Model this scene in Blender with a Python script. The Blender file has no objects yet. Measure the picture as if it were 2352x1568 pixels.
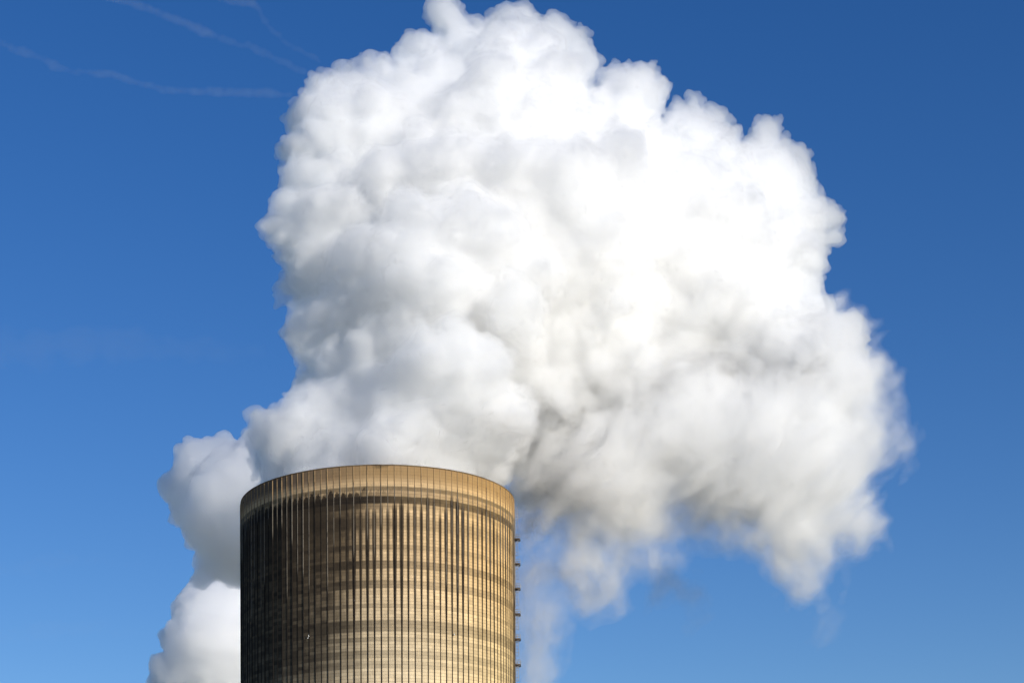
import bpy, math, random
import numpy as np

scene = bpy.context.scene
COL = scene.collection
R = math.radians
# ------------------------------------------------------------------ camera
DIST, EYE = 446.543, 1.7
YAW, PITCH, ROLL = R(4.3175), R(21.0886), R(-1.7702)
FPX, W0, H0 = 4389.0, 2352.0, 1568.0            # focal length and frame in the photo's (reduced) pixels
EYEP = np.array([0.0, -DIST, EYE])
fw = np.array([math.sin(YAW) * math.cos(PITCH), math.cos(YAW) * math.cos(PITCH), math.sin(PITCH)])
rt0 = np.array([math.cos(YAW), -math.sin(YAW), 0.0])
up0 = np.cross(rt0, fw)
rt = math.cos(ROLL) * rt0 + math.sin(ROLL) * up0
up = math.cos(ROLL) * up0 - math.sin(ROLL) * rt0
from mathutils import Matrix
cam = bpy.data.cameras.new("camera")
cam.sensor_width = 36.0
cam.lens = 18.0 * FPX / (W0 / 2)
cam.clip_start, cam.clip_end = 0.5, 60000.0
camo = bpy.data.objects.new("camera", cam)
COL.objects.link(camo)
m = Matrix.Identity(4)
for i in range(3):
    m[i][0], m[i][1], m[i][2], m[i][3] = rt[i], up[i], -fw[i], EYEP[i]
camo.matrix_world = m
scene.camera = camo

# ------------------------------------------------------------------ sky, sun, exposure
SUN_EL, SUN_ROT = 18.0, 140.0
world = bpy.data.worlds.new("World")
scene.world = world
world.use_nodes = True
nt = world.node_tree
nt.nodes.clear()
sky = nt.nodes.new("ShaderNodeTexSky")
sky.sky_type = 'NISHITA'
sky.sun_disc = False
sky.sun_elevation = R(SUN_EL)
sky.sun_rotation = R(SUN_ROT)
sky.altitude = 0
sky.air_density = 1.0
sky.dust_density = 0.3
sky.ozone_density = 3.0
bg = nt.nodes.new("ShaderNodeBackground")
bg.inputs["Strength"].default_value = 0.105
wo = nt.nodes.new("ShaderNodeOutputWorld")
hsv = nt.nodes.new("ShaderNodeHueSaturation")          # a polarised, deep blue winter sky
hsv.inputs["Saturation"].default_value = 1.30
hsv.inputs["Hue"].default_value = 0.515
nt.links.new(sky.outputs[0], hsv.inputs["Color"])
nt.links.new(hsv.outputs[0], bg.inputs["Color"])
nt.links.new(bg.outputs[0], wo.inputs["Surface"])

sun = bpy.data.lights.new("sun", 'SUN')
sun.energy = 3.75
sun.angle = R(0.5)
sun.color = (1.0, 0.945, 0.85)
suno = bpy.data.objects.new("sun", sun)
COL.objects.link(suno)
sd = np.array([math.sin(R(SUN_ROT)) * math.cos(R(SUN_EL)), math.cos(R(SUN_ROT)) * math.cos(R(SUN_EL)), math.sin(R(SUN_EL))])
from mathutils import Vector
suno.rotation_euler = Vector(-sd).to_track_quat('-Z', 'Y').to_euler()

vs = scene.view_settings
scene.display_settings.display_device = 'sRGB'
vs.view_transform = 'Standard'
vs.look = 'None'
vs.exposure = 0.17
vs.gamma = 1.0
vs.use_curve_mapping = False
cy = scene.cycles
cy.use_denoising = True
cy.max_bounces = 80
cy.volume_bounces = 80
cy.diffuse_bounces = 4
cy.transparent_max_bounces = 24
cy.use_adaptive_sampling = True
cy.adaptive_threshold = 0.05
try:
    cy.denoiser = 'OPENIMAGEDENOISE'
except Exception:
    pass

# ------------------------------------------------------------------ helpers
def tag(o, label=None, cat=None, group=None, kind=None):
    if label: o["label"] = label
    if cat: o["category"] = cat
    if group: o["group"] = group
    if kind: o["kind"] = kind
    return o

def link(name, me, mat, parent=None):
    o = bpy.data.objects.new(name, me)
    COL.objects.link(o)
    if mat is not None and me is not None:
        me.materials.append(mat)
    if parent is not None:
        o.parent = parent
    return o

def mesh_np(name, V, F, smooth=False):
    """V (n,3) float, F (m,4) int"""
    me = bpy.data.meshes.new(name)
    V = np.ascontiguousarray(V, np.float32); F = np.ascontiguousarray(F, np.int32)
    k = F.shape[1]
    me.vertices.add(len(V)); me.vertices.foreach_set("co", V.ravel())
    me.loops.add(F.size); me.loops.foreach_set("vertex_index", F.ravel())
    me.polygons.add(len(F))
    me.polygons.foreach_set("loop_start", np.arange(0, F.size, k, dtype=np.int32))
    me.polygons.foreach_set("use_smooth", np.full(len(F), bool(smooth)))
    me.update(calc_edges=True)
    return me

class MB:
    """collects bars, boxes and tubes into one mesh"""
    def __init__(s): s.v, s.f = [], []
    def bar(s, p, q, r, n=6):
        p, q = Vector(p), Vector(q); d = (q - p).normalized()
        a = d.orthogonal().normalized(); b = d.cross(a); k = len(s.v)
        for c in (p, q):
            for i in range(n):
                t = 2 * math.pi * i / n
                s.v.append(c + a * (r * math.cos(t)) + b * (r * math.sin(t)))
        for i in range(n):
            j = (i + 1) % n
            s.f.append((k + i, k + j, k + n + j, k + n + i))
        s.f.append(tuple(k + n - 1 - i for i in range(n))); s.f.append(tuple(k + n + i for i in range(n)))
    def path(s, pts, r, n=6):
        for p, q in zip(pts[:-1], pts[1:]): s.bar(p, q, r, n)
    def box(s, x0, x1, y0, y1, z0, z1):
        k = len(s.v)
        for z in (z0, z1):
            for x, y in ((x0, y0), (x1, y0), (x1, y1), (x0, y1)): s.v.append(Vector((x, y, z)))
        for q in ((3, 2, 1, 0), (4, 5, 6, 7), (0, 1, 5, 4), (1, 2, 6, 5), (2, 3, 7, 6), (3, 0, 4, 7)):
            s.f.append(tuple(k + i for i in q))
    def ball(s, c, r, nu=10, nv=6):
        k = len(s.v); c = Vector(c)
        for j in range(nv + 1):
            t = math.pi * j / nv
            for i in range(nu):
                a = 2 * math.pi * i / nu
                s.v.append(c + Vector((r * math.sin(t) * math.cos(a), r * math.sin(t) * math.sin(a), r * math.cos(t))))
        for j in range(nv):
            for i in range(nu):
                i2 = (i + 1) % nu
                s.f.append((k + j * nu + i, k + (j + 1) * nu + i, k + (j + 1) * nu + i2, k + j * nu + i2))
    def build(s, name, mat, parent=None, smooth=False):
        me = bpy.data.meshes.new(name)
        me.from_pydata([tuple(v) for v in s.v], [], s.f)
        me.validate()
        if smooth:
            me.polygons.foreach_set("use_smooth", np.full(len(me.polygons), True))
        me.update()
        return link(name, me, mat, parent)

def at(px, py, depth):
    """the point at world y = depth that the photo shows at (px, py)"""
    px = np.asarray(px, float); py = np.asarray(py, float); depth = np.asarray(depth, float)
    d = fw + ((px - W0 / 2) / FPX)[..., None] * rt + ((H0 / 2 - py) / FPX)[..., None] * up
    t = (depth + DIST) / d[..., 1]
    return EYEP + d * t[..., None]

class NT:
    """small shader-node builder"""
    def __init__(s, name):
        s.m = bpy.data.materials.new(name); s.m.use_nodes = True
        s.t = s.m.node_tree; s.t.nodes.clear()
        s.out = s.n("ShaderNodeOutputMaterial")
    def n(s, kind, **kw):
        x = s.t.nodes.new(kind)
        for k, v in kw.items(): setattr(x, k, v)
        return x
    def put(s, sock, v):
        if hasattr(v, "is_output"): s.t.links.new(v, sock)
        else: sock.default_value = v
    def math(s, op, a, b=0.0, c=0.0, clamp=False):
        x = s.n("ShaderNodeMath", operation=op); x.use_clamp = clamp
        for i, v in enumerate((a, b, c)): s.put(x.inputs[i], v)
        return x.outputs[0]
    def step(s, v, lo, hi, a=0.0, b=1.0):
        x = s.n("ShaderNodeMapRange", interpolation_type='SMOOTHSTEP')
        for i, q in enumerate((v, lo, hi, a, b)): s.put(x.inputs[i], q)
        return x.outputs[0]
    def mix(s, f, a, b, blend='MIX'):
        x = s.n("ShaderNodeMix", data_type='RGBA', blend_type=blend)
        s.put(x.inputs[0], f); s.put(x.inputs[6], a); s.put(x.inputs[7], b)
        return x.outputs[2]
    def noise(s, vec, scale, detail=3.0, rough=0.5, dist=0.0):
        x = s.n("ShaderNodeTexNoise"); s.put(x.inputs["Vector"], vec)
        x.inputs["Scale"].default_value = scale; x.inputs["Detail"].default_value = detail
        x.inputs["Roughness"].default_value = rough; x.inputs["Distortion"].default_value = dist
        return x.outputs[0]
    def white(s, x, y, z=0.0):
        w = s.n("ShaderNodeTexWhiteNoise", noise_dimensions='3D'); s.put(w.inputs["Vector"], s.xyz(x, y, z))
        return w.outputs["Value"]
    def xyz(s, x, y, z):
        c = s.n("ShaderNodeCombineXYZ")
        for i, v in enumerate((x, y, z)): s.put(c.inputs[i], v)
        return c.outputs[0]
    def ramp(s, v, stops, interp='LINEAR'):
        x = s.n("ShaderNodeValToRGB"); s.put(x.inputs[0], v); e = x.color_ramp.elements
        x.color_ramp.interpolation = interp
        while len(e) > 1: e.remove(e[-1])
        for i, (p, c) in enumerate(stops):
            el = e[0] if i == 0 else e.new(p)
            el.position = p; el.color = (c, c, c, 1) if not isinstance(c, tuple) else c + (1,)
        return x.outputs[0]
    def bsdf(s, col, rough=0.9, metal=0.0):
        b = s.n("ShaderNodeBsdfPrincipled"); s.put(b.inputs["Base Color"], col); s.put(b.inputs["Roughness"], rough)
        s.put(b.inputs["Metallic"], metal); b.inputs["Specular IOR Level"].default_value = 0.1
        s.t.links.new(b.outputs[0], s.out.inputs["Surface"]); return b

# ------------------------------------------------------------------ ground
g = NT("ground_grass")
tc = g.n("ShaderNodeTexCoord").outputs["Object"]
gn = g.noise(tc, 0.05, 6, 0.6)
g.bsdf(g.mix(gn, (0.16, 0.16, 0.09, 1), (0.34, 0.31, 0.24, 1)))
n_ = 64
a_ = np.linspace(0, 2 * np.pi, n_, endpoint=False)
rings = [34.4, 80, 250, 900, 4000, 20000, 45000]
V = np.concatenate([np.stack([r * np.cos(a_), r * np.sin(a_), 0 * a_], -1) for r in rings])
F = np.array([[k * n_ + i, (k + 1) * n_ + i, (k + 1) * n_ + (i + 1) % n_, k * n_ + (i + 1) % n_] for k in range(len(rings) - 1) for i in range(n_)])
tag(link("ground", mesh_np("ground", V, F), g.m), kind="structure")

# ------------------------------------------------------------------ cooling tower
ZT = 131.963
NR = 134                                            # vertical ribs round the shell
def r_out(z):
    if z >= 72: return 32.95 - (ZT - z) * 0.02555
    b = (72 - z)
    return math.sqrt(31.418 ** 2 + (b * 0.42) ** 2) - 0.02555 * b * 0.35 * max(0, 1 - b / 40)
PH0 = -math.pi / 2 + 0.02                           # phase of rib 0

C = NT("weathered_concrete")
tco = C.n("ShaderNodeTexCoord").outputs["Object"]
sp = C.n("ShaderNodeSeparateXYZ"); C.put(sp.inputs[0], tco)
X, Y, Z = sp.outputs
ang = C.math('ARCTAN2', X, C.math('MULTIPLY', Y, -1.0))        # 0 facing the camera, + to the right
u = C.math('MULTIPLY', C.math('SUBTRACT', C.math('ARCTAN2', Y, X), PH0), NR / (2 * math.pi))
panel = C.math('FLOOR', u)
uf = C.math('SUBTRACT', u, panel)
rib = C.math('MINIMUM', uf, C.math('SUBTRACT', 1.0, uf))       # 0 at a rib, .5 in the middle of a panel
ribid = C.math('FLOOR', C.math('ADD', u, 0.5))
h = C.math('SUBTRACT', ZT, Z)                                    # metres below the rim
CO = 0.74
cz = C.math('DIVIDE', h, CO)
course = C.math('FLOOR', cz)
cf = C.math('SUBTRACT', cz, course)
# heights of the horizontal bands, read off the photo as pixel rows on the centre line
ycal = [1066.5, 1125.1, 1184.3, 1244.1, 1304.5, 1365.6, 1427.2, 1489.5, 1552.5, 1616.1, 1680.4]
def hy(y): return float(np.interp(y, ycal, np.arange(11) * 6.0))
bands = [(1066, .86), (1088, .86), (1091, .98), (1112, 1.0), (1117, .34), (1123, .34), (1125, .62), (1137, .62), (1139, .22), (1153, .22), (1155, .66), (1166, .72), (1168, .95), (1180, .90), (1190, .68), (1208, .62),
         (1218, .86), (1247, .92), (1250, .72), (1259, .72), (1263, .95), (1283, .95), (1286, .56), (1302, .56), (1304, .92), (1328, .90), (1331, .62), (1347, .66), (1349, 1.0), (1382, .97), (1385, .78), (1391, .78)]
bands2 = [(1394, 1.0), (1418, .94), (1422, .58), (1446, .60), (1448, .92), (1459, .90), (1460, .72), (1469, .72), (1471, .90), (1488, .88), (1490, .70), (1506, .70), (1508, .92), (1515, .88), (1517, .76), (1529, .78), (1532, 1.0), (1680, 1.0)]
HM = hy(1392.5)
wob = C.math('MULTIPLY', C.math('SUBTRACT', C.noise(C.xyz(C.math('MULTIPLY', u, 0.35), h, 0.0), 1.0, 2), 0.5), 0.5)
hw = C.math('ADD', h, wob)
b1 = C.ramp(C.math('DIVIDE', hw, HM), [(min(1, hy(y) / HM), v) for y, v in bands])
b2 = C.ramp(C.math('DIVIDE', C.math('SUBTRACT', hw, HM), 40.0), [(max(0, min(1, (hy(y) - HM) / 40.0)), v) for y, v in bands2])
isb2 = C.math('GREATER_THAN', hw, HM)
band = C.math('ADD', C.math('MULTIPLY', b1, C.math('SUBTRACT', 1.0, isb2)), C.math('MULTIPLY', b2, isb2))
# each formwork panel of each lift has its own tone
cell = C.white(panel, course, 3.0)
fine = C.noise(C.xyz(C.math('MULTIPLY', u, 5.0), C.math('MULTIPLY', h, 1.2), 0.0), 1.0, 4, 0.65)
streak = C.noise(C.xyz(C.math('MULTIPLY', u, 9.0), C.math('MULTIPLY', h, 0.22), 4.0), 1.0, 4, 0.6)
tone = C.math('MULTIPLY', band, C.math('ADD', 0.86, C.math('MULTIPLY', cell, 0.20)))
tone = C.math('MULTIPLY', tone, C.math('ADD', 0.72, C.math('MULTIPLY', fine, 0.5)))
tone = C.math('MULTIPLY', tone, C.math('ADD', 0.78, C.math('MULTIPLY', streak, 0.42)))
blot = C.noise(C.xyz(C.math('MULTIPLY', u, 0.16), C.math('MULTIPLY', h, 0.16), 6.0), 1.0, 5, 0.65)
tone = C.math('MULTIPLY', tone, C.math('ADD', 0.66, C.math('MULTIPLY', blot, 0.68)))
tone = C.math('MULTIPLY', tone, C.step(C.math('SUBTRACT', h, C.math('MULTIPLY', blot, 0.8)), -0.2, 0.9, 0.72, 1.0))
below = C.step(C.math('ADD', h, C.math('MULTIPLY', C.math('SUBTRACT', streak, 0.5), 3.0)), 2.2, 5.4)
tone = C.math('ADD', C.math('MULTIPLY', tone, below), C.math('MULTIPLY', C.math('MULTIPLY', C.math('ADD', 0.82, C.math('MULTIPLY', streak, 0.3)), 0.92), C.math('SUBTRACT', 1.0, below)))
patch = C.noise(C.xyz(C.math('MULTIPLY', u, 0.22), C.math('MULTIPLY', h, 0.35), 2.0), 1.0, 4, 0.6)
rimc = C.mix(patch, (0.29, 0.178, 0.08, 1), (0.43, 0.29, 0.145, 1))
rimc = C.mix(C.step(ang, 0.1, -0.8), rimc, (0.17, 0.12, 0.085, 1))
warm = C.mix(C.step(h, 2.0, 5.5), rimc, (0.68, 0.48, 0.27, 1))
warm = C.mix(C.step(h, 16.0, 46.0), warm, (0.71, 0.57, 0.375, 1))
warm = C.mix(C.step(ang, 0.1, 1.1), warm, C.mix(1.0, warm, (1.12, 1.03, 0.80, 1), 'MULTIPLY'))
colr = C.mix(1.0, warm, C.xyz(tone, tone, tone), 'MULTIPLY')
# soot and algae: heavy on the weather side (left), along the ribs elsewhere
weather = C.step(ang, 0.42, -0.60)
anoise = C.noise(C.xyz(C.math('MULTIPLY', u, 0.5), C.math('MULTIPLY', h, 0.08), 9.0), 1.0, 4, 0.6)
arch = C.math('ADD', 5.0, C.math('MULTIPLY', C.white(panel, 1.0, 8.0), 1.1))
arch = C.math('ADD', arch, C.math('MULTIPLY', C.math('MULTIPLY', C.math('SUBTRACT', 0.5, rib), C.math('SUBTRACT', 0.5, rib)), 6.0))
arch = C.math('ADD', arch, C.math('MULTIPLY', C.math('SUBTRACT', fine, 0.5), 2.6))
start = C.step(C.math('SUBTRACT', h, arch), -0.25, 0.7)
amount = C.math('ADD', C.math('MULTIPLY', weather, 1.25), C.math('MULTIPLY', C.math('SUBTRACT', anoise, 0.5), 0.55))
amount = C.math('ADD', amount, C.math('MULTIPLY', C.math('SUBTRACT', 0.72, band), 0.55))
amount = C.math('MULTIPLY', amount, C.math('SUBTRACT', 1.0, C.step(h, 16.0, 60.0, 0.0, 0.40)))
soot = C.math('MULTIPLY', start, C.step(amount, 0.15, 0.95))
# dark runs hugging each rib, wide under the soot band, thinning downwards
ribr = C.white(ribid, 2.0, 5.0)
ribr2 = C.white(ribid, 7.0, 1.0)
rs = C.math('ADD', C.math('MULTIPLY', ribr2, 5.0), 5.2)
runw = C.math('ADD', 0.205, C.math('MULTIPLY', ribr, 0.10))
runw = C.math('MULTIPLY', runw, C.step(h, 12.0, 46.0, 1.2, 0.38))
runw = C.math('MULTIPLY', runw, C.step(ang, -0.2, 1.25, 1.0, 0.72))
runw = C.math('ADD', runw, C.math('MULTIPLY', C.math('SUBTRACT', streak, 0.5), 0.10))
run = C.step(C.math('SUBTRACT', rib, runw), 0.05, -0.03)
run = C.math('MULTIPLY', run, C.step(C.math('SUBTRACT', h, rs), -1.0, 2.5))
run = C.math('MULTIPLY', run, C.math('MINIMUM', 1.0, C.math('ADD', 0.62, C.math('ADD', C.math('MULTIPLY', ribr, 0.18), C.math('MULTIPLY', blot, 0.36)))))
show = C.math('MULTIPLY', C.math('MULTIPLY', cell, C.step(h, 9.0, 30.0)), 0.10)
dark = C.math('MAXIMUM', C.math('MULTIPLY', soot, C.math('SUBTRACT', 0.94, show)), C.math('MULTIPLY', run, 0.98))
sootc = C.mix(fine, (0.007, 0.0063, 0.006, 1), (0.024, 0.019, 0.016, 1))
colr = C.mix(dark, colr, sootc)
# construction joints: each lift, and faint board lines
jl = C.math('LESS_THAN', C.math('MINIMUM', cf, C.math('SUBTRACT', 1.0, cf)), 0.075)
jl = C.math('MULTIPLY', jl, C.step(h, 0.0, 6.0, 0.15, 0.36))
jv = C.math('LESS_THAN', C.math('ABSOLUTE', C.math('SUBTRACT', C.math('ABSOLUTE', C.math('SUBTRACT', uf, 0.5)), 0.17)), 0.012)
jv = C.math('MULTIPLY', jv, C.math('MULTIPLY', C.white(panel, course, 6.0), 0.35))
colr = C.mix(C.math('MAXIMUM', jl, jv), colr, (0.05, 0.035, 0.022, 1))
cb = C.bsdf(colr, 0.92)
bmp = C.n("ShaderNodeBump"); bmp.inputs["Strength"].default_value = 0.35; bmp.inputs["Distance"].default_value = 0.05
C.put(bmp.inputs["Height"], C.math('ADD', fine, C.math('MULTIPLY', jl, -1.0)))
C.t.links.new(bmp.outputs[0], cb.inputs["Normal"])

RB = NT("rib_concrete")
tco = RB.n("ShaderNodeTexCoord").outputs["Object"]
sp = RB.n("ShaderNodeSeparateXYZ"); RB.put(sp.inputs[0], tco)
rr = RB.n("ShaderNodeObjectInfo").outputs["Random"]
hh = RB.math('SUBTRACT', ZT, sp.outputs[2])
nz = RB.noise(RB.xyz(RB.math('MULTIPLY', rr, 90.0), RB.math('MULTIPLY', hh, 0.5), 0.0), 1.0, 4, 0.65)
lim = RB.math('ADD', 7.0, RB.math('MULTIPLY', RB.math('MULTIPLY', rr, rr), 24.0))
rc = RB.mix(RB.step(hh, 3.0, 6.0), (0.34, 0.23, 0.12, 1), (0.17, 0.145, 0.115, 1))
rc = RB.mix(RB.step(RB.math('SUBTRACT', hh, lim), -1.5, 1.5), rc, (0.016, 0.013, 0.011, 1))
rc = RB.mix(RB.math('MULTIPLY', RB.step(nz, 0.48, 0.66), 0.6), rc, (0.04, 0.032, 0.026, 1))
RB.bsdf(rc, 0.9)

ST = NT("galvanised_steel")
tco = ST.n("ShaderNodeTexCoord").outputs["Object"]
ST.bsdf(ST.mix(ST.noise(tco, 2.5, 4), (0.26, 0.25, 0.25, 1), (0.40, 0.39, 0.38, 1)), 0.6, 0.2)
DK = NT("weathered_steel_deck")
tco = DK.n("ShaderNodeTexCoord").outputs["Object"]
DK.bsdf(DK.mix(DK.noise(tco, 3.0, 4), (0.07, 0.06, 0.055, 1), (0.16, 0.13, 0.11, 1)), 0.8)
LG = NT("lamp_housing_white")
tco = LG.n("ShaderNodeTexCoord").outputs["Object"]
LG.bsdf(LG.mix(LG.noise(tco, 9.0, 2), (0.80, 0.80, 0.78, 1), (0.72, 0.72, 0.70, 1)), 0.35)

tower = bpy.data.objects.new("cooling_tower", None)
COL.objects.link(tower)
tag(tower, "tall ribbed concrete cooling tower, sooty black left side, golden right side", "cooling tower")

zs = np.concatenate([np.linspace(0.0, 70, 24), np.linspace(71.5, ZT, 42)])
NS = NR * 4
aa = PH0 + np.linspace(0, 2 * np.pi, NS, endpoint=False)
prof = [(r_out(z), z) for z in zs] + [(r_out(ZT) - 0.9, ZT)] + [(r_out(z) - 0.9, z) for z in zs[::-1]]
V = np.concatenate([np.stack([r * np.cos(aa), r * np.sin(aa), 0 * aa + z], -1) for r, z in prof])
F = []
for k in range(len(prof) - 1):
    i = np.arange(NS); j = (i + 1) % NS
    F.append(np.stack([k * NS + i, k * NS + j, (k + 1) * NS + j, (k + 1) * NS + i], -1))
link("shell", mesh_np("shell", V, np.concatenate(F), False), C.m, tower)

RM = NT("rim_concrete")
tco = RM.n("ShaderNodeTexCoord").outputs["Object"]
RM.bsdf(RM.mix(RM.noise(tco, 0.6, 5, 0.6), (0.05, 0.036, 0.026, 1), (0.19, 0.125, 0.07, 1)), 0.9)
ro = r_out(ZT)
prof = [(ro + 0.003, ZT - 0.22), (ro + 0.05, ZT - 0.20), (ro + 0.05, ZT + 0.06), (ro - 0.95, ZT + 0.06), (ro - 0.95, ZT - 0.2)]
V = np.concatenate([np.stack([r * np.cos(aa), r * np.sin(aa), 0 * aa + z], -1) for r, z in prof])
F = []
for k in range(len(prof) - 1):
    i = np.arange(NS); j = (i + 1) % NS
    F.append(np.stack([k * NS + i, k * NS + j, (k + 1) * NS + j, (k + 1) * NS + i], -1))
link("rim", mesh_np("rim", V, np.concatenate(F)), RM.m, tower)

def rib_mesh(w, d, name):
    V, F = [], []
    zz = np.concatenate([np.linspace(3.0, 70, 24), np.linspace(71.5, ZT - 0.23, 42)])
    for z in zz:
        r = r_out(z)
        V += [(r - 0.03, -w / 2, z), (r + d, -w * 0.36, z), (r + d, w * 0.36, z), (r - 0.03, w / 2, z)]
    n = len(zz)
    for k in range(n - 1):
        for i in range(3):
            F.append((4 * k + i, 4 * k + i + 1, 4 * k + 5 + i, 4 * k + 4 + i))
    F.append((0, 1, 2, 3)[::-1]); F.append(tuple(4 * (n - 1) + i for i in range(4)))
    return mesh_np(name, V, np.array(F, int))
big, small = rib_mesh(0.19, 0.15, "rib"), rib_mesh(0.15, 0.09, "rib_small")
for me in (big, small): me.materials.append(RB.m)
back = []
order = sorted(range(NR), key=lambda k: abs(((PH0 + 2 * math.pi * k / NR + math.pi / 2 + math.pi) % (2 * math.pi)) - math.pi))
for j, k in enumerate(order):
    th = PH0 + 2 * math.pi * k / NR
    if j < 98:
        o = link("rib", None, None, tower) if False else bpy.data.objects.new("rib", big if k % 2 == 0 else small)
        COL.objects.link(o); o.parent = tower; o.rotation_euler = (0, 0, th)
    else:
        back.append((k, th))
V, F = [], []
for k, th in back:
    me = big if k % 2 == 0 else small
    v = np.zeros(len(me.vertices) * 3, np.float32); me.vertices.foreach_get("co", v); v = v.reshape(-1, 3)
    f = np.zeros(len(me.loops), np.int32); me.loops.foreach_get("vertex_index", f)
    c, s_ = math.cos(th), math.sin(th)
    F.append(f.reshape(-1, 4) + sum(len(q) for q in V))
    V.append(np.stack([v[:, 0] * c - v[:, 1] * s_, v[:, 0] * s_ + v[:, 1] * c, v[:, 2]], -1))
o = link("rib", mesh_np("rib_rear", np.concatenate(V), np.concatenate(F)), RB.m, tower)
o["kind"] = "stuff"

# ladder and platforms up the right-hand flank: local +x points out of the shell, y along it
LAD = math.radians(-4.6)                             # bearing of the ladder round the shell
def flank(o, z):
    o.parent = tower
    o.location = (r_out(z) * math.cos(LAD), r_out(z) * math.sin(LAD), z)
    o.rotation_euler = (0, 0, LAD)
PY = [1240, 1297, 1353, 1412, 1469, 1528, 1587]      # rows of the platform decks in the photo
ycr = [1152.0, 1202.1, 1252.6, 1303.5, 1354.9, 1406.7, 1459.0, 1511.7, 1564.9, 1618.6]
zcr = [ZT - 5.4542 * i for i in range(10)]
PZ = [float(np.interp(y, ycr, zcr)) for y in PY]
for i, z in enumerate(PZ):
    mb = MB(); mb.box(0.0, 1.40, -1.1, 1.1, -0.10, 0.0); mb.box(1.34, 1.42, -1.1, 1.1, -0.16, 0.09)
    for s_ in (-1, 1): mb.box(0.0, 1.40, s_ * 1.1 - 0.03, s_ * 1.1 + 0.03, -0.15, 0.10)
    p = mb.build("platform", DK.m); flank(p, z)
    mb = MB()
    pts = [(0.05, -1.1), (0.62, -1.1), (1.37, -1.1), (1.37, 0), (1.37, 1.1), (0.62, 1.1), (0.05, 1.1)]
    for x, y in pts: mb.bar((x, y, 0), (x, y, 1.08), 0.055)
    for hgt in (0.55, 1.08): mb.path([(x, y, hgt) for x, y in pts], 0.055)
    mb.build("guard_rail", ST.m, p)
    for s_ in (-1, 1):
        mb = MB()
        if i < 3:
            mb.bar((1.35, s_ * 0.95, -0.12), (-0.02, s_ * 0.95, -1.25), 0.06)
        else:
            mb.path([(1.35, s_ * 0.95, -0.12), (1.0, s_ * 0.95, -0.32), (0.55, s_ * 0.95, -0.5), (-0.02, s_ * 0.95, -0.75)], 0.05)
        mb.build("bracket", ST.m, p)
tops = [ZT - 1.0] + PZ[:-1]
for i, (zb, zt_) in enumerate(zip(PZ, tops)):
    L = (zt_ + (1.1 if i else 0.0)) - zb
    y0 = (-0.5, 0.35)[i % 2]
    mb = MB()
    for s_ in (-0.23, 0.23): mb.bar((0.30, y0 + s_, 0), (0.30 - 0.0, y0 + s_, L), 0.045)
    k = 0.3
    while k < L: mb.bar((0.30, y0 - 0.23, k), (0.30, y0 + 0.23, k), 0.018); k += 0.3
    k = 0.5
    while k < L:
        for s_ in (-0.23, 0.23): mb.bar((-0.02, y0 + s_, k), (0.30, y0 + s_, k), 0.022)
        k += 1.6
    ld = mb.build("ladder", ST.m); flank(ld, zb)
    mb = MB()
    hoop = [(0.30 + 0.36 * (1 - math.cos(t)) + 0.0, y0 + 0.36 * math.sin(t)) for t in np.linspace(-2.6, 2.6, 12)]
    hoop = [(0.66 + 0.36 * math.cos(t), y0 + 0.36 * math.sin(t)) for t in np.linspace(-2.7, 2.7, 12)]
    ks = np.arange(2.3, L - 0.05, 0.8)
    for k in ks: mb.path([(x, y, k) for x, y in hoop], 0.035, 5)
    for j in (1, 4, 5, 6, 7, 10): mb.bar((hoop[j][0], hoop[j][1], ks[0]), (hoop[j][0], hoop[j][1], ks[-1]), 0.026, 5)
    mb.build("safety_cage", ST.m, ld)

# obstruction lights on the shell
for (px, py) in ((709, 1457), (1043.5, 1457)):
    best = None
    for t in np.linspace(-1.4, 1.4, 561):
        for z in (94.0, 93.0, 92.5, 92.0, 91.5):
            P = np.array([math.sin(t) * (r_out(z) + .3), -math.cos(t) * (r_out(z) + .3), z]) - EYEP
            d = math.hypot(W0 / 2 + FPX * (P @ rt) / (P @ fw) - px, H0 / 2 - FPX * (P @ up) / (P @ fw) - py)
            if best is None or d < best[0]: best = (d, t, z)
    _, t, z = best
    mb = MB()
    mb.bar((0, 0, 0), (0.34, 0, 0), 0.05); mb.box(0.26, 0.46, -0.09, 0.09, -0.04, 0.0)
    mb.bar((0.36, 0, 0), (0.36, 0, 0.12), 0.07, 10); mb.ball((0.36, 0, 0.20), 0.11)
    if px < 800: mb.bar((0.3, 0, -0.05), (0.3, -0.22, -0.42), 0.03); mb.ball((0.36, -0.22, -0.40), 0.10)
    o = mb.build("obstruction_light", LG.m, tower)
    o.location = (math.sin(t) * r_out(z), -math.cos(t) * r_out(z), z); o.rotation_euler = (0, 0, t - math.pi / 2)

# ------------------------------------------------------------------ steam: fields and surfaces
rng = np.random.default_rng(11)
def steam_mat(name, dens, body, aniso=0.0, tint=(1, 1, 1)):
    S = NT(name)
    tr = S.n("ShaderNodeBsdfTransparent"); df = S.n("ShaderNodeBsdfDiffuse")
    tcc = S.n("ShaderNodeTexCoord").outputs["Object"]
    v = S.noise(tcc, 0.05, 3)
    S.put(df.inputs["Color"], S.mix(v, (0.93 * tint[0], 0.93 * tint[1], 0.93 * tint[2], 1), (0.96 * tint[0], 0.96 * tint[1], 0.96 * tint[2], 1)))
    mx = S.n("ShaderNodeMixShader"); mx.inputs[0].default_value = body
    S.t.links.new(tr.outputs[0], mx.inputs[1]); S.t.links.new(df.outputs[0], mx.inputs[2])
    S.t.links.new(mx.outputs[0], S.out.inputs["Surface"])
    vs_ = S.n("ShaderNodeVolumeScatter")
    vs_.inputs["Color"].default_value = (0.9995, 0.9995, 0.9995, 1)
    vs_.inputs["Density"].default_value = dens; vs_.inputs["Anisotropy"].default_value = aniso
    S.t.links.new(vs_.outputs[0], S.out.inputs["Volume"])
    return S.m

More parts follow.
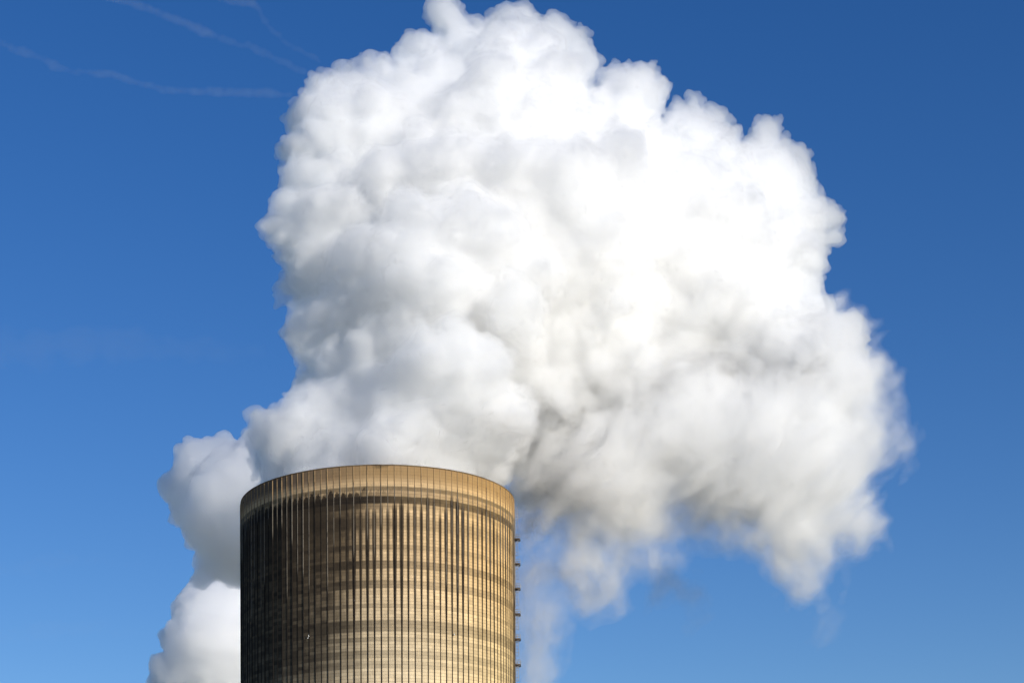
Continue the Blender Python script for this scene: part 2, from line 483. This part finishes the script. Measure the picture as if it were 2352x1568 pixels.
def surface_nets(f, org, h):
    """closed quad surface of f = 0 (inside negative)"""
    nx, ny, nz = f.shape
    s = f < 0
    c = np.zeros((nx - 1, ny - 1, nz - 1), np.uint8)
    for i in (0, 1):
        for j in (0, 1):
            for k in (0, 1): c += s[i:nx - 1 + i, j:ny - 1 + j, k:nz - 1 + k]
    act = np.argwhere((c > 0) & (c < 8)).astype(np.int32)
    idx = np.full(c.shape, -1, np.int32)
    idx[act[:, 0], act[:, 1], act[:, 2]] = np.arange(len(act))
    pos = np.zeros((len(act), 3), np.float32); cnt = np.zeros(len(act), np.float32)
    cor = [(i, j, k) for i in (0, 1) for j in (0, 1) for k in (0, 1)]
    val = {q: f[act[:, 0] + q[0], act[:, 1] + q[1], act[:, 2] + q[2]] for q in cor}
    for q in cor:
        for ax in range(3):
            if q[ax] == 0:
                p = list(q); p[ax] = 1; a, b = val[q], val[tuple(p)]
                mk = (a < 0) != (b < 0)
                t = np.where(mk, a / np.where(mk, a - b, 1), 0)
                pt = np.zeros_like(pos) + np.array(q, np.float32); pt[:, ax] = t
                pos += pt * mk[:, None]; cnt += mk
    V = (act + pos / cnt[:, None]) * h + org
    quads = []
    for ax in range(3):
        o1, o2 = [(1, 2), (2, 0), (0, 1)][ax]
        a = [slice(None)] * 3; b = [slice(None)] * 3
        a[ax] = slice(0, -1); b[ax] = slice(1, None)
        e = np.argwhere(s[tuple(a)] != s[tuple(b)])
        lim = np.array(c.shape)
        e = e[(e[:, o1] > 0) & (e[:, o2] > 0) & (e[:, o1] < lim[o1]) & (e[:, o2] < lim[o2])]
        q = []
        for d1, d2 in ((-1, -1), (0, -1), (0, 0), (-1, 0)):
            p = e.copy(); p[:, o1] += d1; p[:, o2] += d2
            q.append(idx[p[:, 0], p[:, 1], p[:, 2]])
        q = np.stack(q, -1)
        fl = ~s[e[:, 0], e[:, 1], e[:, 2]]
        q[fl] = q[fl][:, ::-1]
        quads.append(q)
    return V.astype(np.float32), np.concatenate(quads)

def main_piece(V, F, share=0.5):
    """drops scraps that float free of the main body"""
    lab = np.arange(len(V), dtype=np.int32)
    for _ in range(80):
        old = lab.copy()
        m_ = lab[F].min(1)
        for c in range(4): np.minimum.at(lab, F[:, c], m_)
        lab = lab[lab]; lab = lab[lab]
        if (lab == old).all(): break
    cnt = np.bincount(lab, minlength=len(V))
    ok = cnt[lab] > cnt.max() * share
    new = np.cumsum(ok) - 1
    return V[ok], new[F[ok[F[:, 0]]]].astype(np.int32)

def carve(f, org, h, P, S, k=0.0):
    """union of balls (or flattened balls: S = (rx, ry, rz)) into the field"""
    S = np.asarray(S, float)
    if S.ndim == 1: S = np.repeat(S[:, None], 3, 1)
    pad = 2.5 * h + k
    for p, r in zip(P, S):
        lo = np.maximum(0, np.floor((p - r - pad - org) / h).astype(int)); hi = np.minimum(f.shape, np.ceil((p + r + pad - org) / h).astype(int) + 1)
        if (hi <= lo).any(): continue
        gx = (np.arange(lo[0], hi[0]) * h + org[0] - p[0]) / r[0]
        gy = (np.arange(lo[1], hi[1]) * h + org[1] - p[1]) / r[1]
        gz = (np.arange(lo[2], hi[2]) * h + org[2] - p[2]) / r[2]
        d = (np.sqrt(gx[:, None, None] ** 2 + gy[None, :, None] ** 2 + gz[None, None, :] ** 2) - 1) * r.min()
        sl = (slice(lo[0], hi[0]), slice(lo[1], hi[1]), slice(lo[2], hi[2]))
        o = f[sl]
        if k > 0:
            hh = np.clip(0.5 + 0.5 * (o - d) / k, 0, 1)
            f[sl] = o + (d - o) * hh - k * hh * (1 - hh)
        else:
            f[sl] = np.minimum(o, d)

def resample(f, n):
    for ax in range(3):
        m_ = f.shape[ax]; t = np.linspace(0, m_ - 1, (m_ - 1) * n + 1); i = np.minimum(t.astype(int), m_ - 2); w = (t - i).astype(np.float32)
        sh = [1, 1, 1]; sh[ax] = -1
        f = np.take(f, i, ax) * (1 - w.reshape(sh)) + np.take(f, i + 1, ax) * w.reshape(sh)
    return f

def lattice(shape, org, h, size, seed):
    """smooth value noise in -1..1 on the whole grid"""
    r = np.random.default_rng(seed)
    size = np.broadcast_to(np.asarray(size, float), (3,))
    n = [int(shape[i] * h / size[i]) + 5 for i in range(3)]
    g_ = r.uniform(-1, 1, n).astype(np.float32)
    for ax in range(3):
        t = np.arange(shape[ax]) * h / size[ax] + 1.37; i = t.astype(int); w = (t - i).astype(np.float32); w = w * w * (3 - 2 * w)
        sh = [1, 1, 1]; sh[ax] = -1
        g_ = np.take(g_, i, ax) * (1 - w.reshape(sh)) + np.take(g_, i + 1, ax) * w.reshape(sh)
    return g_

def waves(shape, org, h, wlo, whi, n, seed):
    """smooth directionless noise (a sum of plane waves), about -1..1"""
    r = np.random.default_rng(seed); out = np.zeros(shape, np.float32)
    ax = [(np.arange(shape[i]) * h + org[i]).astype(np.float32) for i in range(3)]
    for _ in range(n):
        d = r.normal(size=3); d *= 2 * np.pi / (np.linalg.norm(d) * r.uniform(wlo, whi))
        e = [np.exp(1j * (d[i] * ax[i] + (r.uniform(0, 6.28) if i == 0 else 0))).astype(np.complex64) for i in range(3)]
        out += (e[0][:, None, None] * e[1][None, :, None] * e[2][None, None, :]).real
    return out * np.float32(math.sqrt(2.0 / n) * 0.8)

def inside_poly(P, x, y):
    c = np.zeros(x.shape, bool); n = len(P)
    for i in range(n):
        (x1, y1), (x2, y2) = P[i], P[(i + 1) % n]
        c ^= ((y1 > y) != (y2 > y)) & (x < (x2 - x1) * (y - y1) / ((y2 - y1) or 1e-9) + x1)
    return c

def pack(P, stepd=7, rmin=9, cover=0.80):
    """discs that fill an outline: biggest first"""
    P = np.array(P, float)
    gx, gy = np.meshgrid(np.arange(P[:, 0].min(), P[:, 0].max(), stepd), np.arange(P[:, 1].min(), P[:, 1].max(), stepd))
    x, y = gx.ravel(), gy.ravel(); k = inside_poly(P, x, y); x, y = x[k], y[k]
    seg = [np.linspace(P[i], P[(i + 1) % len(P)], max(2, int(np.hypot(*(P[(i + 1) % len(P)] - P[i])) / 5)), endpoint=False) for i in range(len(P))]
    B = np.concatenate(seg)
    d = np.empty(len(x))
    for a in range(0, len(x), 2000):
        d[a:a + 2000] = np.sqrt(((x[a:a + 2000, None] - B[None, :, 0]) ** 2 + (y[a:a + 2000, None] - B[None, :, 1]) ** 2).min(1))
    left = np.ones(len(x), bool); out = []
    o = np.argsort(-d)
    for i in o:
        if not left[i] or d[i] < rmin: continue
        left &= (x - x[i]) ** 2 + (y - y[i]) ** 2 > (d[i] * cover) ** 2
        out.append((x[i], y[i], d[i]))
    return np.array(out)

def normals_at(f, org, h, V):
    g_ = np.clip(np.round((V - org) / h).astype(int), 1, np.array(f.shape) - 2)
    i, j, k = g_.T
    n = np.stack([f[i + 1, j, k] - f[i - 1, j, k], f[i, j + 1, k] - f[i, j - 1, k], f[i, j, k + 1] - f[i, j, k - 1]], -1)
    return n / (np.linalg.norm(n, axis=1, keepdims=True) + 1e-6)

def puff(f, org, h, rlo, rhi, share, sink, k, facing=-0.35, where=None):
    """smaller billows on the present surface"""
    V, _ = surface_nets(f, org, h)
    N = normals_at(f, org, h, V)
    see = EYEP - V; see /= np.linalg.norm(see, axis=1, keepdims=True)
    ok = (N * see).sum(1) > facing
    if where is not None: ok &= where(V)
    V, N = V[ok], N[ok]
    area = len(V) * h * h
    n = int(share * area / (math.pi * ((rlo + rhi) / 2) ** 2))
    q = rng.choice(len(V), min(n, len(V)), replace=False)
    r = rlo + (rhi - rlo) * rng.random(len(q)) ** 1.8
    carve(f, org, h, V[q] - N[q] * (r * (sink + 0.25 * rng.random(len(q))))[:, None], r, k)

def box_of(P, S, h, pad):
    S = np.asarray(S, float); S = S if S.ndim == 2 else np.repeat(S[:, None], 3, 1)
    lo, hi = (P - S).min(0) - pad, (P + S).max(0) + pad
    return lo, np.ceil((hi - lo) / h).astype(int) + 1

OUT = [(560, 1010), (570, 965), (590, 958), (612, 962), (640, 935), (655, 925), (668, 880), (690, 850), (712, 835), (690, 808), (680, 790), (665, 765), (658, 735), (665, 705), (655, 675), (650, 640), (640, 590), (645, 570),
       (625, 545), (615, 520), (620, 500), (600, 480), (608, 455), (625, 440), (622, 415), (650, 405), (665, 395), (645, 365), (640, 320), (660, 290), (680, 250), (690, 220), (705, 195), (725, 180), (760, 175), (775, 162),
       (800, 165), (830, 165), (850, 140), (880, 115), (895, 98), (930, 90), (960, 92), (975, 90), (990, 70), (1000, 50), (1005, 20), (1015, -5), (1040, -25), (1085, -20), (1115, -5), (1117, 10), (1108, 25), (1095, 32), (1140, 38), (1165, 15), (1195, 22),
       (1230, 35), (1265, 28), (1290, 50), (1310, 72), (1335, 62), (1355, 75), (1380, 72), (1390, 95), (1385, 130), (1370, 155), (1370, 185), (1385, 180), (1410, 165), (1445, 160), (1475, 180), (1500, 205), (1510, 230), (1530, 228),
       (1540, 240), (1575, 235), (1610, 250), (1640, 275), (1670, 290), (1700, 295), (1715, 280), (1750, 275), (1790, 285), (1820, 305), (1840, 335), (1860, 370), (1880, 410), (1890, 455), (1910, 475), (1925, 500), (1948, 525), (1930, 545),
       (1915, 590), (1900, 625), (1870, 640), (1895, 670), (1920, 690), (1950, 695), (1975, 720), (1970, 750), (1990, 785), (2005, 800), (2015, 830), (2030, 855), (2018, 885), (2000, 905), (1970, 915), (1935, 930), (1900, 925),
       (1850, 940), (1800, 955), (1740, 960), (1700, 985), (1640, 1000), (1590, 975), (1560, 960), (1520, 985), (1490, 1020), (1440, 1025), (1380, 1040), (1330, 1030), (1290, 1055), (1240, 1060), (1205, 1075), (1185, 1080), (1100, 1100), (900, 1090), (650, 1100)]
LOBE = [(555, 1000), (530, 992), (490, 1000), (470, 1005), (440, 1010), (420, 1015), (395, 1040), (385, 1060), (385, 1095), (372, 1120), (375, 1150), (385, 1200), (410, 1225), (420, 1255), (440, 1265), (446, 1300), (428, 1340), (470, 1345), (510, 1342), (560, 1350), (640, 1340), (700, 1300), (780, 1150), (780, 960), (700, 930), (640, 950), (590, 975)]

def depth_main(x, y):
    return 4 + np.clip((x - 1000) / 1000, -0.3, 1.1) * 26 + np.clip((500 - y) / 500, -1, 1) * 5

MPP = (DIST + 30) / FPX
def balls_from(discs, depth, flat0, flat, scatter):
    x, y, r = discs.T
    c = depth(x, y)
    rr_ = r * MPP
    ry = np.where(rr_ > flat0, flat0 + (rr_ - flat0) * flat, rr_)
    jit = rng.uniform(-1, 1, len(x)) * scatter * np.clip(1 - rr_ / 14, 0, 1)
    P = at(x, y, c + jit)
    return P, np.stack([rr_, ry, rr_], -1)

Q = 1.0
HF = 0.46 / Q
P1, S1 = balls_from(pack(OUT), depth_main, 12.0, 0.45, 9.0)
front = [  # billows on the near side: row, column and radius in the photo, depth in metres
    (985, 850, 105, -20), (900, 905, 92, -14), (1080, 870, 110, -20), (1130, 960, 115, -14), (960, 990, 130, -10), (820, 985, 95, -4), (760, 1000, 70, 2), (1060, 800, 70, -24), (900, 1030, 105, -18), (1020, 1030, 105, -11), (800, 745, 72, -5), (742, 800, 58, 1), (640, 1015, 58, 4), (690, 985, 62, 0), (600, 1035, 46, 12), (865, 780, 80, -11), (720, 700, 52, 2), (800, 1030, 80, -10),
    (1000, 640, 150, -14), (900, 620, 105, -13), (870, 700, 85, -10), (1110, 560, 120, -16), (1220, 620, 88, -15), (1180, 700, 95, -15), (1020, 530, 100, -14), (820, 600, 55, -12), (1090, 470, 60, -16), (940, 510, 62, -14),
    (800, 480, 80, -4), (900, 420, 90, -6), (1020, 380, 100, -8), (1180, 400, 120, -9), (1320, 420, 130, -9), (1400, 380, 95, -8), (1420, 480, 80, -9), (1370, 560, 100, -8),
    (760, 300, 80, 0), (850, 260, 70, -1), (780, 390, 60, -3), (700, 470, 50, 0), (740, 640, 70, 0), (720, 760, 60, 2), (1150, 200, 100, 0), (1260, 180, 85, 2), (1230, 280, 80, -3), (1050, 250, 80, -3),
    (1330, 760, 110, 6), (1450, 850, 110, 10), (1300, 900, 110, 6), (1500, 1000, 95, 12), (1420, 1050, 90, 12), (1780, 830, 130, 16), (1850, 920, 110, 18), (1640, 900, 90, 14), (1580, 720, 90, 10), (1560, 260, 36, 20), (1760, 310, 40, 24), (1830, 400, 40, 25)]
fr = np.array(front, float)
P3 = at(fr[:, 0], fr[:, 1], fr[:, 3] - 6); S3 = fr[:, 2] * MPP * 0.93
P4 = np.array([(0, 0, 122.0), (0, 0, 130.0), (1, 1, 138.0), (4, 3, 146)]); S4 = np.array([24.0, 28.5, 28.0, 27.0])
bk = np.array([(1205, 1045, 76, 4), (1185, 1005, 72, 0), (1245, 1080, 74, 10), (1228, 1112, 50, 16), (1300, 1060, 90, 18), (1370, 1040, 95, 26), (1180, 1020, 80, 14), (1225, 1130, 55, 34), (1290, 1130, 60, 34), (1450, 1040, 80, 28), (1560, 1010, 75, 30)], float)
P5 = at(bk[:, 0], bk[:, 1], bk[:, 3]); S5 = bk[:, 2] * MPP * 0.9
PA = np.concatenate([P1, P3, P4, P5]); SA = np.concatenate([S1, np.repeat(S3[:, None], 3, 1), np.repeat(S4[:, None], 3, 1), np.repeat(S5[:, None], 3, 1)])

def tower_clip(f, org, h):
    nx, ny, nz = f.shape
    kz = min(nz, int((ZT + 0.3 - org[2]) / h))
    if kz <= 0: return f
    x = (np.arange(nx) * h + org[0])[:, None, None]; y = (np.arange(ny) * h + org[1])[None, :, None]; z = (np.arange(kz) * h + org[2])[None, None, :]
    r = np.sqrt(x * x + y * y)
    keep_in = np.maximum(r - 31.2, 112 - z)              # inside the mouth
    behind = 33.6 - np.where((y > 0) | (x > 30), r, 0.0)  # behind or right of the shell
    f[:, :, :kz] = np.maximum(f[:, :, :kz], np.minimum(keep_in, behind + 0 * z))
    return f

def build_field(PA, SA, coarse, fine_n, pad=14):
    org, n = box_of(PA, SA, coarse, pad)
    f = np.full(n, 50.0, np.float32)
    carve(f, org, coarse, PA, SA, 2.5)
    return f + 1.1, org

f, org = build_field(PA, SA, HF * 2, 2)
def blobs(size, seed, lo, hi, org=None):
    """where billows crowd and where the surface stays smooth"""
    o = np.array([-400.0, -200.0, 0.0]); g_ = lattice((100, 100, 100), o, 8.0, size, seed)
    def w(V):
        i = np.clip(((V - o) / 8.0).astype(int), 0, 99)
        return (g_[i[:, 0], i[:, 1], i[:, 2]] > rng.uniform(lo, hi, len(V)))
    return w
f += waves(f.shape, org, HF * 2, 11, 24, 30, 91) * 1.3 + waves(f.shape, org, HF * 2, 5, 10, 30, 92) * 0.7
puff(f, org, HF * 2, 4.0, 7.5, 0.26, 0.62, 2.6, -0.6, where=blobs(22, 61, -0.6, 0.3))
puff(f, org, HF * 2, 2.6, 6.0, 0.34, 0.35, 1.5, -0.6, where=blobs(18, 62, -0.5, 0.4))
# the drifting underside frays instead of billowing
gx = (np.arange(f.shape[0]) * HF * 2 + org[0])[:, None, None]; gz = (np.arange(f.shape[2]) * HF * 2 + org[2])[None, None, :]
fray = np.clip((166 + (gx - 35) * 0.24 - gz) / 26, 0, 1) * np.clip((gx - 24) / 14, 0, 1)
fray = (fray * fray * (3 - 2 * fray)).astype(np.float32)
f += fray * (1.0 + lattice(f.shape, org, HF * 2, (6, 6, 9), 31) * 2.4 + lattice(f.shape, org, HF * 2, (3, 3, 4.5), 32) * 2.0 + lattice(f.shape, org, HF * 2, (1.6, 1.6, 2.4), 33) * 1.3)
f = resample(f, 2)
calm = lambda V: (np.clip((166 + (V[:, 0] - 35) * 0.24 - V[:, 2]) / 26, 0, 1) * np.clip((V[:, 0] - 24) / 14, 0, 1)) < rng.uniform(0.3, 1.3, len(V))
wa, wb = blobs(14, 63, -0.5, 0.5), blobs(11, 64, -0.5, 0.5)
puff(f, org, HF, 1.3, 3.6, 0.42, 0.25, 0.8, where=lambda V: calm(V) & wa(V))
puff(f, org, HF, 0.6, 1.6, 0.85, 0.0, 0.3, where=lambda V: calm(V) & wb(V))
f += lattice(f.shape, org, HF, 5.0, 1) * 0.7 + lattice(f.shape, org, HF, 2.4, 2) * 0.6 + lattice(f.shape, org, HF, 1.2, 5) * 0.45
f = tower_clip(f, org, HF)
for ax in range(3):
    sl = [slice(None)] * 3
    for e in (0, -1): sl[ax] = e; f[tuple(sl)] = 5.0
V, F = main_piece(*surface_nets(f, org, HF))
print("plume faces", len(F))
plume = link("steam_plume", mesh_np("steam_plume", V, F, True), steam_mat("outer_steam", 0.24, 0.035, 0.6))
tag(plume, "huge billowing white steam plume pouring from the tower mouth and drifting right", "steam plume", "steam plumes from cooling towers")
f2 = f[::2, ::2, ::2] + 1.1
V, F = main_piece(*surface_nets(f2, org, HF * 2))
link("dense_core", mesh_np("dense_core", V, F, True), steam_mat("dense_steam", 0.36, 0.06, 0.6), plume)
del f2
del f

# the plume of a second tower, out of sight behind the first
REAR = [(640, 1285), (560, 1282), (500, 1285), (470, 1295), (440, 1318), (425, 1340), (415, 1360), (412, 1372), (392, 1392), (387, 1425), (372, 1437), (362, 1470), (371, 1500), (352, 1512), (346, 1550), (352, 1600), (380, 1660), (640, 1680), (660, 1450)]
PB, SB = balls_from(pack(REAR), lambda x, y: 300 + 0 * x, 20, 0.8, 8)
SB = SB * (DIST + 300) / (DIST + 30)
P2, S2 = balls_from(pack(LOBE), lambda x, y: 222 - (x - 380) * 0.12, 20.0, 0.7, 6.0)
S2 = S2 * (DIST + 210) / (DIST + 30)
for PQ, SQ, dn, nm, lb, ct, gr in (
        (PB, SB, 0.5, "steam_plume", "smaller sunlit steam plume rising at the lower left behind the cooling tower", "steam plume", "steam plumes from cooling towers"),
        (P2, S2, 0.4, "steam_cloud", "grey shaded steam cloud behind the left rim of the cooling tower", "steam cloud", None)):
    org, n = box_of(PQ, SQ, HF * 2, 7)
    f = np.full(n, 50.0, np.float32); carve(f, org, HF * 2, PQ, SQ, 2.5); f += 1.4
    puff(f, org, HF * 2, 3.2, 8.0, 0.35, 0.40, 2.0, -0.6)
    f = resample(f, 2)
    puff(f, org, HF, 1.4, 3.6, 0.40, 0.30, 1.0)
    f += lattice(f.shape, org, HF, 5.0, 3) * 0.7 + lattice(f.shape, org, HF, 2.2, 4) * 0.45
    V, F = main_piece(*surface_nets(f, org, HF))
    tag(link(nm, mesh_np(nm, V, F, True), steam_mat("drifting_steam", dn * 0.8, 0.03, 0.6)), lb, ct, gr)

# thin vapour hanging from the underside of the main plume
LEV = ((-1.5, 0.45), (0.2, 0.8), (1.9, 1.7), (4.2, 2.8), (7.5, 5.5))
WISP = [
    (0.030, 9, 15.0, [(1186, 1100), (1196, 1150), (1192, 1215), (1225, 1238), (1250, 1266), (1272, 1254), (1292, 1288), (1300, 1345), (1322, 1378), (1360, 1366), (1382, 1402), (1420, 1396), (1426, 1340), (1412, 1300), (1432, 1262), (1468, 1254), (1482, 1298), (1510, 1318), (1530, 1266), (1562, 1290), (1568, 1234), (1544, 1188), (1556, 1182), (1590, 1207), (1640, 1246), (1700, 1236), (1750, 1256), (1790, 1308), (1820, 1350), (1850, 1392), (1882, 1358), (1902, 1294), (1930, 1244), (1962, 1246), (1992, 1284), (2020, 1268), (2020, 1212), (1994, 1172), (1984, 1130), (1990, 1090), (2004, 1062), (2030, 1074), (2060, 1054), (2098, 1068), (2086, 1028), (2070, 985), (2054, 950), (2042, 900), (2048, 858), (2024, 800), (1985, 735), (1920, 720), (1800, 780), (1600, 820), (1400, 850), (1250, 900), (1190, 1000)]),
    (0.016, 4, 8.0, [(1186, 1200), (1188, 1560), (1230, 1575), (1262, 1540), (1250, 1480), (1274, 1420), (1252, 1350), (1262, 1290), (1240, 1230)]),
    (0.016, 28, 8.0, [(1545, 1395), (1560, 1420), (1582, 1410), (1592, 1370), (1570, 1355), (1545, 1330), (1500, 1310), (1490, 1340), (1520, 1370)]),
    (0.008, 30, 8.0, [(1868, 1425), (1880, 1470), (1893, 1475), (1900, 1430), (1885, 1395)]),
]
for dens, dep, flat0, poly in WISP:
    PW, SW = balls_from(pack(poly, 6, 7, 0.75), lambda x, y: dep - (8 * np.clip((x - 1300) / 150, 0, 1) if dep == 9 else 0) + np.clip((1245 - x) / 50, 0, 1) * (24 if dep == 9 else 6) + np.clip((x - 1200) / 800, 0, 1) * 8, flat0, 0.5, 4.0)
    hw_ = 0.85
    org, n = box_of(PW, SW, hw_, 8)
    base = np.full(n, 30.0, np.float32); carve(base, org, hw_, PW, SW, 3.0)
    base = np.minimum(base, 14.0)
    nse = lattice(n, org, hw_, (9, 9, 12), 21) * 3.6 + lattice(n, org, hw_, (4.2, 4.2, 5.4), 22) * 3.2 + lattice(n, org, hw_, (2.1, 2.1, 2.7), 23) * 2.4 + lattice(n, org, hw_, (1.2, 1.2, 1.5), 24) * 1.1
    for kk in range(n[2]): nse[:, :, kk] = np.roll(nse[:, :, kk], int(kk * 0.55 + 5 * math.sin(kk * 0.13)), 0)   # shredded by the wind, not hanging straight
    base = tower_clip(base + nse - 0.6, org, hw_)
    for lev, mul in LEV:
        ff = base + lev
        ff[0] = ff[-1] = 5; ff[:, 0] = ff[:, -1] = 5; ff[:, :, 0] = ff[:, :, -1] = 5
        V, F = surface_nets(ff, org, hw_)
        if len(F) < 400: continue
        V, F = main_piece(V, F)
        link("vapour_wisp", mesh_np("vapour_wisp", V, F, True), steam_mat("thin_steam", dens * mul, 0.003, -0.05), plume)

# ------------------------------------------------------------------ old contrails, far and high
TRAILS = [
    ("long faint white contrail slanting down towards the top left of the plume", [(235, -12, 9), (300, 8, 9), (380, 35, 8), (450, 66, 9), (520, 92, 7), (548, 104, 5), (575, 102, 7), (600, 122, 8), (650, 140, 6), (700, 168, 5)]),
    ("faint broken contrail running from the left edge to the plume's left shoulder", [(-15, 85, 8), (20, 108, 8), (75, 125, 9), (130, 152, 8), (165, 164, 5), (212, 168, 6), (255, 170, 7), (315, 190, 5), (370, 208, 7), (430, 212, 7), (480, 210, 10), (545, 214, 8), (610, 214, 9), (670, 218, 6)]),
    ("short curled scrap of contrail at the top edge left of the plume", [(490, -6, 6), (530, 4, 8), (575, 6, 10), (592, 22, 8), (605, 45, 6), (630, 75, 4), (670, 105, 5), (735, 140, 4)]),
]
CIRRUS = [
    ("pale veil of thin cirrus across the left of the sky, beside the plume's waist", [(-60, 805, 40), (80, 800, 45), (230, 785, 40), (380, 790, 32), (520, 805, 22), (600, 812, 12)]),
    ("thin cirrus streak low at the left edge of the sky", [(-60, 1310, 10), (60, 1300, 16), (170, 1285, 18), (260, 1290, 12), (330, 1300, 7)]),
    ("lowest thin cirrus streak at the left, beside the small rear plume", [(-60, 1462, 16), (60, 1455, 18), (180, 1440, 16), (280, 1448, 12), (350, 1450, 8)]),
]
def streak_cloud(name, lab, cat, grp, pts, mat, jx, jy, noise, seed, ht, far):
    pts = np.array(pts, float)
    seg = np.concatenate([[0], np.cumsum(np.hypot(*np.diff(pts[:, :2], axis=0).T))])
    t = np.arange(0, seg[-1], 2.5)
    px, py, pr = (np.interp(t, seg, pts[:, k]) for k in range(3))
    sm = lambda a: np.convolve(np.pad(a, 6, mode='edge'), np.ones(13) / 13, 'valid')
    px, py, pr = px + sm(rng.normal(0, jx, len(t))) * 2, py + sm(rng.normal(0, jy, len(t))) * 2.5, pr * (0.9 + sm(rng.uniform(-0.9, 0.9, len(t))) * 1.3)
    PT = at(px, py, far + 0 * px); ST_ = np.clip(pr * (1.1 if cat == 'contrail' else 1.0), 1.5, None) * (far + DIST) / FPX
    org, n = box_of(PT, ST_, ht, 14)
    f = np.full(n, 60.0, np.float32); carve(f, org, ht, PT, ST_, 6.0)
    k = ht / 3.2
    f = np.minimum(f, 30) + lattice(n, org, ht, np.array((60, 40, 26)) * k, seed) * noise * k + lattice(n, org, ht, np.array((22, 18, 11)) * k, seed + 9) * noise * 0.7 * k
    par = None
    for lev in (-3.0 * k, 1.0 * k, 5.0 * k):
        ff = f + lev
        ff[0] = ff[-1] = 9; ff[:, 0] = ff[:, -1] = 9; ff[:, :, 0] = ff[:, :, -1] = 9
        V, F = surface_nets(ff, org, ht)
        if len(F) < 60: continue
        if par is not None: V, F = main_piece(V, F)
        o = link(name if par is None else "inner_veil", mesh_np(name, V, F, True), mat, par)
        if par is None: par = tag(o, lab, cat, grp)
tm = steam_mat("contrail_ice", 0.0008, 0.0003, 0.3)
for j, (lab, pts) in enumerate(TRAILS):
    streak_cloud("contrail", lab, "contrail", "faint contrails in the blue sky", pts, tm, 1.0, 1.6, 5.0, 41 + j, 3.2, 6000)
cm = steam_mat("cirrus_ice", 0.00009, 0.0001, 0.3)
for j, (lab, pts) in enumerate(CIRRUS):
    streak_cloud("cirrus_cloud", lab, "cirrus cloud", "thin cirrus in the blue sky", pts, cm, 2.0, 5.0, 9.0, 81 + j, 7.0, 7000)
